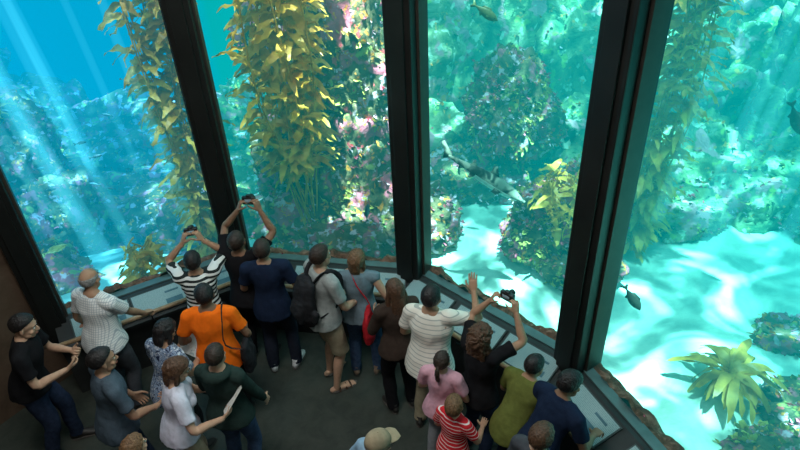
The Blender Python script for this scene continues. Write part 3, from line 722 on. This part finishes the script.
# kelp
def kelpmat(name,c0,c1):
    kelpm=bpy.data.materials.new(name); kelpm.use_nodes=True; nt=kelpm.node_tree; b=nt.nodes['Principled BSDF']
    tc=nt.nodes.new('ShaderNodeTexCoord'); n_=nt.nodes.new('ShaderNodeTexNoise'); n_.inputs['Scale'].default_value=4; n_.inputs['Detail'].default_value=5
    nt.links.new(tc.outputs['Object'],n_.inputs['Vector']); r_=nt.nodes.new('ShaderNodeValToRGB')
    r_.color_ramp.elements[0].position=.34; r_.color_ramp.elements[0].color=list(c0)+[1]; r_.color_ramp.elements[1].position=.66; r_.color_ramp.elements[1].color=list(c1)+[1]
    nt.links.new(n_.outputs['Fac'],r_.inputs[0]); nt.links.new(r_.outputs[0],b.inputs['Base Color']); b.inputs['Roughness'].default_value=.45
    tl=nt.nodes.new('ShaderNodeBsdfTranslucent'); nt.links.new(r_.outputs[0],tl.inputs[0]); ms=nt.nodes.new('ShaderNodeMixShader'); ms.inputs[0].default_value=.4
    nt.links.new(b.outputs[0],ms.inputs[1]);nt.links.new(tl.outputs[0],ms.inputs[2]);nt.links.new(ms.outputs[0],nt.nodes['Material Output'].inputs[0])
    return kelpm
kelpm=kelpmat('kelp_blade',(.50,.20,.015),(1.0,.55,.10)); palmm=kelpmat('palm_kelp_blade',(.24,.11,.015),(.80,.42,.07))
def blade(g,p,d,ln,w,droop,tw):
    d=d.normalized(); side=d.cross(V((0,0,1)))
    side=side.normalized() if side.length>.1 else V((1,0,0))
    side=(Matrix.Rotation(tw,3,d)@side); n=9; vs=[];fs=[]; q=V(p); ph=random.uniform(0,6)
    up=side.cross(d)
    for i in range(n+1):
        t=i/n; ww=w*(math.sin(math.pi*min(1,t*.92+.06))**.7)*(1-.35*t)
        wav=up*math.sin(t*9+ph)*w*.28
        vs+= [q-side*ww+wav+up*.3*w*math.sin(t*15+ph),q+wav*.6,q+side*ww+wav-up*.3*w*math.sin(t*15+ph)]
        d=(d+V((0,0,-droop/n))).normalized(); q=q+d*ln/n
    for i in range(n):
        for j in(0,1): fs.append((i*3+j,i*3+j+1,i*3+j+4,i*3+j+3))
    g.add(vs,fs)
def kelp(base,top,nst,spread,seed,step=.11,bl=(.28,.5),bw=.045,z0=0.):
    random.seed(seed); g=G(); base=V(base);top=V(top)
    for k in range(nst):
        ang=random.uniform(0,6.28); rr=spread*math.sqrt(random.random()); ph=random.uniform(0,6)
        def P(t):
            e=min(1,t*2.5)*(1-.3*t)
            return base.lerp(top,t)+V((math.cos(ang)*rr*e+.08*math.sin(t*7+ph),math.sin(ang)*rr*e+.08*math.cos(t*6+ph),0))
        H=(top-base).length; pts=[P(i/24) for i in range(25)]
        g.loft(pts,[.010]*25,seg=6,sub=1)
        z=z0+random.random()*.2
        while z<H:
            p=P(z/H); az=random.uniform(0,6.28); d=V((math.cos(az),math.sin(az),random.uniform(-.1,.8)))
            g.ell(p+d.normalized()*.03,(.014,.014,.024),nu=6,nv=5)
            blade(g,p+d.normalized()*.04,d,random.uniform(*bl),bw*random.uniform(.7,1.25),random.uniform(.6,1.7),random.uniform(-1,1))
            z+=step*random.uniform(.7,1.3)
    obj('giant_kelp',g,kelpm)
kelp((-2.75,7.1,TF),(-2.75,7.35,5.3),11,.30,11,step=.085,bl=(.22,.40),bw=.058)
kelp((-1.3,7.4,.2),(-1.22,7.1,5.3),19,.55,12,z0=.9,step=.09,bl=(.24,.42),bw=.058)
kelp((3.4,7.2,TF),(3.45,6.9,5.3),12,.32,13,step=.09,bw=.055,bl=(.24,.42))
kelp((2.2,6.7,.2),(2.1,6.6,1.25),9,.34,14,step=.08,bl=(.2,.35))
kelp((-6.9,9.3,1.0),(-7.0,9.2,2.0),12,.6,15,step=.06,bl=(.25,.4),bw=.06)
kelp((-3.4,6.3,.1),(-3.3,6.3,.75),9,.28,16,step=.07,bl=(.2,.32))
random.seed(5); g=G(); c=V((3.42,4.4,TF+.08))
for k in range(3): 
    g.loft([c+V((0,0,-.15)),c+V((.03*k,.02,.1)),c+V((.04*k-.05,.03*k,.32))],[.02,.016,.012],seg=8)
for k in range(34):
    az=k*2.4+random.uniform(-.3,.3); blade(g,c+V((.03*(k%3),0,.3)),V((math.cos(az),math.sin(az),random.uniform(.1,1.1))),random.uniform(.4,.72),.065,random.uniform(1.2,2.2),random.uniform(-.6,.6))
obj('palm_kelp',g,palmm)

# fish
def fish(name,loc,d,L,m,shark=False,roll=0,fat=1.0):
    g=G()
    if shark:
        xs=[-.5,-.42,-.3,-.1,.1,.25,.36,.44,.5]; wr_=[.014,.022,.034,.060,.075,.072,.062,.045,.018]; hr=[.016,.026,.040,.070,.082,.075,.058,.036,.016]
        bend=lambda x:.05*math.sin(x*4+.6)
        g.loft([(x,bend(x),0) for x in xs],list(zip(wr_,hr)),seg=18,ref=(0,0,1),sub=4)
        nb=len(g.f)
        for q in range(nb):
            zc=sum(g.v[i][2] for i in g.f[q])/len(g.f[q])
            if zc<-.03: g.m[q]=2
        def fin(pts,th=.004,mi=0):
            n=len(pts); vs=[V(p)+V((0,th,0)) for p in pts]+[V(p)-V((0,th,0)) for p in pts]
            g.add(vs,[tuple(range(n)),tuple(range(n,2*n))[::-1]]+[(i,i+n,(i+1)%n+n,(i+1)%n) for i in range(n)],mi)
        b=bend
        fin([(.12,b(.1),.07),(.03,b(.05),.175),(-.01,b(0),.16),(.0,b(0),.065)]); fin([(-.16,b(-.16),.05),(-.23,b(-.2),.115),(-.25,b(-.25),.035)])
        fin([(-.42,b(-.42),.0),(-.50,b(-.5),.04),(-.64,b(-.6),.12),(-.66,b(-.66),.09),(-.58,b(-.58),.02),(-.55,b(-.55),-.06),(-.50,b(-.5),-.02)])
        fin([(-.28,b(-.28),-.03),(-.34,b(-.3),-.07),(-.36,b(-.36),-.02)])
        for sy in(1,-1):
            for (x0,ln,w) in((.24,.17,.11),(-.14,.09,.06)):
                q=[(x0,b(x0)+sy*.04,-.035),(x0-ln*.55,b(x0)+sy*(.04+ln),-.07),(x0-ln*.85,b(x0)+sy*(.04+ln*.85),-.07),(x0-w,b(x0)+sy*.04,-.035)]
                vs=[V(p)+V((0,0,.004)) for p in q]+[V(p)-V((0,0,.004)) for p in q]
                g.add(vs,[(0,1,2,3),(7,6,5,4)]+[(i,i+4,(i+1)%4+4,(i+1)%4) for i in range(4)])
            g.ell((.41,b(.41)+sy*.045,.018),(.009,.006,.009),mi=1,nu=8,nv=6)
    else:
        xs=[-.40,-.3,-.1,.12,.3,.42,.5]; hr=[.03,.045,.13,.17,.14,.08,.02]; 
        g.loft([(x,0,0) for x in xs],[(h*.5,h*fat) for h in hr],seg=14,ref=(0,0,1),sub=3)
        def fin(pts,th=.005):
            n=len(pts); vs=[V(p)+V((0,th,0)) for p in pts]+[V(p)-V((0,th,0)) for p in pts]
            g.add(vs,[tuple(range(n)),tuple(range(n,2*n))[::-1]]+[(i,i+n,(i+1)%n+n,(i+1)%n) for i in range(n)])
        fin([(-.36,0,.02),(-.5,0,.13),(-.56,0,.12),(-.5,0,0),(-.56,0,-.12),(-.5,0,-.13),(-.36,0,-.02)])
        fin([(.2,0,.13*fat),(.1,0,.22*fat),(-.15,0,.17*fat),(-.2,0,.09*fat)]); fin([(-.02,0,-.13*fat),(-.1,0,-.2*fat),(-.2,0,-.08*fat)])
        for sy in(1,-1):
            g.add([(.22,sy*.06,-.02),(.08,sy*.14,-.07),(.06,sy*.12,-.0)],[(0,1,2)]); g.ell((.38,sy*.045,.03),(.018,.012,.018),mi=1,nu=8,nv=6)
    g.v=[(a*L,b_*L,c_*L) for a,b_,c_ in g.v]
    o=obj(name,g,[m,mat('fish_eye',(.02,.02,.02),.2),mat('shark_belly',(.6,.6,.55),.5)],loc=loc)
    X=V(d).normalized(); Y=V((0,0,1)).cross(X).normalized(); Z=X.cross(Y)
    o.rotation_euler=(Matrix((X,Y,Z)).transposed()@Matrix.Rotation(roll,3,'X')).to_euler()
shm=ramp_mat('leopard_shark_skin',[(.40,(.02,.02,.02)),(.48,(.08,.08,.07)),(.56,(.24,.23,.19))],scale=8,rough=.5,bump=0,detail=1)
fish('leopard_shark',(1.08,6.4,1.40),(.83,-.25,-.52),1.08,shm,shark=True,roll=-.35)
fd=mat('fish_dark',(.03,.04,.035),.4,.3,30)
fish('rockfish',(2.24,4.5,1.07),(.5,-.3,-.75),.30,fd,fat=1.1)
fish('rockfish',(1.1,7.15,3.17),(.75,-.2,-.5),.34,mat('fish_olive',(.10,.12,.05),.4,.3,30))
fish('rockfish',(4.26,5.9,2.24),(.3,-.3,-.8),.36,fd)
fish('rockfish',(-4.54,6.58,.55),(.85,.2,.25),.34,mat('fish_gold',(.30,.26,.08),.4,.3,30),fat=.8)
random.seed(9)
for k in range(12): fish('rockfish',(-6.2+random.uniform(0,2.2),8.0+random.uniform(-.5,.8),.9+random.uniform(-.4,.8)),(random.choice((1,-1)),.2,.1),.17,mat('fish_blue',(.04,.08,.10),.4,.3,30),fat=.7)
fish('rockfish',(-.4,6.4,1.0),(.1,.1,.9),.24,mat('fish_blue',(.06,.1,.12)))

# ---------------------------------------------------------------- water volume
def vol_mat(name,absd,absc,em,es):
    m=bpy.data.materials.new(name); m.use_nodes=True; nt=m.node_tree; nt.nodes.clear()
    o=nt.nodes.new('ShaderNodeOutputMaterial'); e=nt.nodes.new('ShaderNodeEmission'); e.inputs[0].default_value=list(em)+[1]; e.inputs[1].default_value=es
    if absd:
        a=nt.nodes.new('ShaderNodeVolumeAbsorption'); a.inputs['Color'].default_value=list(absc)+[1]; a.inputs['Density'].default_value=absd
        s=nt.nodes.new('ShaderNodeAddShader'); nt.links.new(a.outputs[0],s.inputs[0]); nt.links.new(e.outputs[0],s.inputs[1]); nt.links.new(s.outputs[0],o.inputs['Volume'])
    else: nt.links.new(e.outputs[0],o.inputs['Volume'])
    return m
def prism(name,poly,z0,z1,m):
    g=G(); n=len(poly)
    g.add([(x,y,z0) for x,y in poly]+[(x,y,z1) for x,y in poly],[tuple(range(n)),tuple(range(n,2*n))[::-1]]+[(i,i+n,(i+1)%n+n,(i+1)%n) for i in range(n)])
    o=obj(name,g,m,smooth=False); recalc(o)
wp=[(x,y) for x,y in offs(-.002)]
poly=wp+[(12.2,.35),(12.2,17.6),(-14.2,17.6),(-14.2,4.9)]; n=len(poly)
prism('tank_water',poly,-2.6,5.7,vol_mat('sea_water_haze_glow',.34,(.34,.81,.83),(.0,.051,.051),1.0))  # emission put into the water volume as haze of scattered light
prism('blue_haze_wedge',[(-3.9,5.3),(-2.25,6.2),(-2.6,7.9),(-5.0,17.4),(-14,17.4),(-14,5.3)],-2.5,5.6,vol_mat('blue_haze_glow',.07,(.3,.35,.9),(.0,.004,.024),1.0))  # added wedge of blue glow, tints the water on the left as haze
# light shafts: glowing volume meshes in place of sunbeams
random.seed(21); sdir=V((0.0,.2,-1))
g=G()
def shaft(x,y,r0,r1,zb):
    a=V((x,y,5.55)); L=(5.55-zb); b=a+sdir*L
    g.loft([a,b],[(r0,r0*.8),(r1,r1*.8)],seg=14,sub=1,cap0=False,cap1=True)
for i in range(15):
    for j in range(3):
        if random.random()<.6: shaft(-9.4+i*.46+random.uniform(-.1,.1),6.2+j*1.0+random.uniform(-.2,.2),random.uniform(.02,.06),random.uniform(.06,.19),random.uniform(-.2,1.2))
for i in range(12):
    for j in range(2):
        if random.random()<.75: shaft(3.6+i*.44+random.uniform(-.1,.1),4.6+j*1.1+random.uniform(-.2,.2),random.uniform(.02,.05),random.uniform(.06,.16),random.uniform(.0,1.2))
obj('glow_shafts',g,vol_mat('shaft_glow',0,(1,1,1),(.16,.75,.85),1.0))
# unseen flat sheet at water level, its painted pattern dapples the daylight
m=bpy.data.materials.new('water_dapple_gobo'); m.use_nodes=True; nt=m.node_tree; nt.nodes.clear()
o_=nt.nodes.new('ShaderNodeOutputMaterial'); tr=nt.nodes.new('ShaderNodeBsdfTransparent'); tc=nt.nodes.new('ShaderNodeTexCoord')
v=nt.nodes.new('ShaderNodeTexVoronoi'); v.feature='SMOOTH_F1'; v.inputs['Scale'].default_value=2.0
nn=nt.nodes.new('ShaderNodeTexNoise'); nn.inputs['Scale'].default_value=.7; nn.inputs['Detail'].default_value=3; nn.inputs['Distortion'].default_value=1.5
nt.links.new(tc.outputs['Object'],nn.inputs['Vector'])
ad=nt.nodes.new('ShaderNodeVectorMath'); ad.operation='ADD'; nt.links.new(tc.outputs['Object'],ad.inputs[0]); nt.links.new(nn.outputs['Color'],ad.inputs[1]); nt.links.new(ad.outputs[0],v.inputs['Vector'])
r1=nt.nodes.new('ShaderNodeValToRGB'); r1.color_ramp.elements[0].position=.35; r1.color_ramp.elements[0].color=(.15,.15,.15,1); r1.color_ramp.elements[1].position=.6; r1.color_ramp.elements[1].color=(1,1,1,1)
nt.links.new(v.outputs['Distance'],r1.inputs[0])
r2=nt.nodes.new('ShaderNodeValToRGB'); r2.color_ramp.elements[0].position=.50; r2.color_ramp.elements[0].color=(.12,.12,.12,1); r2.color_ramp.elements[1].position=.57
nt.links.new(nn.outputs['Fac'],r2.inputs[0])
mu=nt.nodes.new('ShaderNodeMix'); mu.data_type='RGBA'; mu.blend_type='MULTIPLY'; mu.inputs[0].default_value=1; nt.links.new(r1.outputs[0],mu.inputs[6]); nt.links.new(r2.outputs[0],mu.inputs[7])
nt.links.new(mu.outputs[2],tr.inputs[0]); nt.links.new(tr.outputs[0],o_.inputs[0])
g=G(); g.add([(x,y,5.75) for x,y in poly],[tuple(range(n))]); obj('water_dapple_gobo',g,m,smooth=False)

# ---------------------------------------------------------------- lights
def area(name,loc,size,size_y,power,col,rot=(0,0,0)):
    l=bpy.data.lights.new(name,'AREA'); l.shape='RECTANGLE'; l.size=size; l.size_y=size_y; l.energy=power; l.color=col
    o=bpy.data.objects.new(name,l); COL.objects.link(o); o.location=loc; o.rotation_euler=rot; return o
s=bpy.data.lights.new('sun','SUN'); s.energy=68; s.angle=.012; s.color=(1,.93,.80); so=bpy.data.objects.new('sun',s); COL.objects.link(so); so.rotation_euler=sdir.to_track_quat('-Z','Y').to_euler(); so.location=(0,6,12)
area('skylight_over_tank',(0,9.5,6.6),22,9,5200,(1,.98,.98))
area('skylight_over_tank_side',(6,4.5,6.6),6,5,1100,(1,1,1))
area('front_fill_light',(-1.3,2.6,6.3),2.5,1.2,150,(.97,.98,.95))
area('front_fill_light',(-.5,-.5,6.3),3,1,40,(.97,.97,.93),rot=(rad(25),0,0))  # fill lamp added behind the camera to light the crowd's backs
w=bpy.data.worlds.new('world'); scene.world=w; w.use_nodes=True; w.node_tree.nodes['Background'].inputs[0].default_value=(.02,.10,.12,1); w.node_tree.nodes['Background'].inputs[1].default_value=.3
# ---------------------------------------------------------------- camera
cd=bpy.data.cameras.new('cam'); cam=bpy.data.objects.new('camera',cd); COL.objects.link(cam)
cd.sensor_width=36; cd.lens=36*610/800
p_=rad(33.95); r__=rad(2.85)
Rr=V((math.cos(r__),-math.sin(r__)*math.sin(p_),-math.sin(r__)*math.cos(p_))); Uu=V((math.sin(r__),math.cos(r__)*math.sin(p_),math.cos(r__)*math.cos(p_))); Bk=Rr.cross(Uu)
M=Matrix((Rr,Uu,Bk)).transposed().to_4x4(); M.translation=V((0,0,5.1)); cam.matrix_world=M
scene.camera=cam
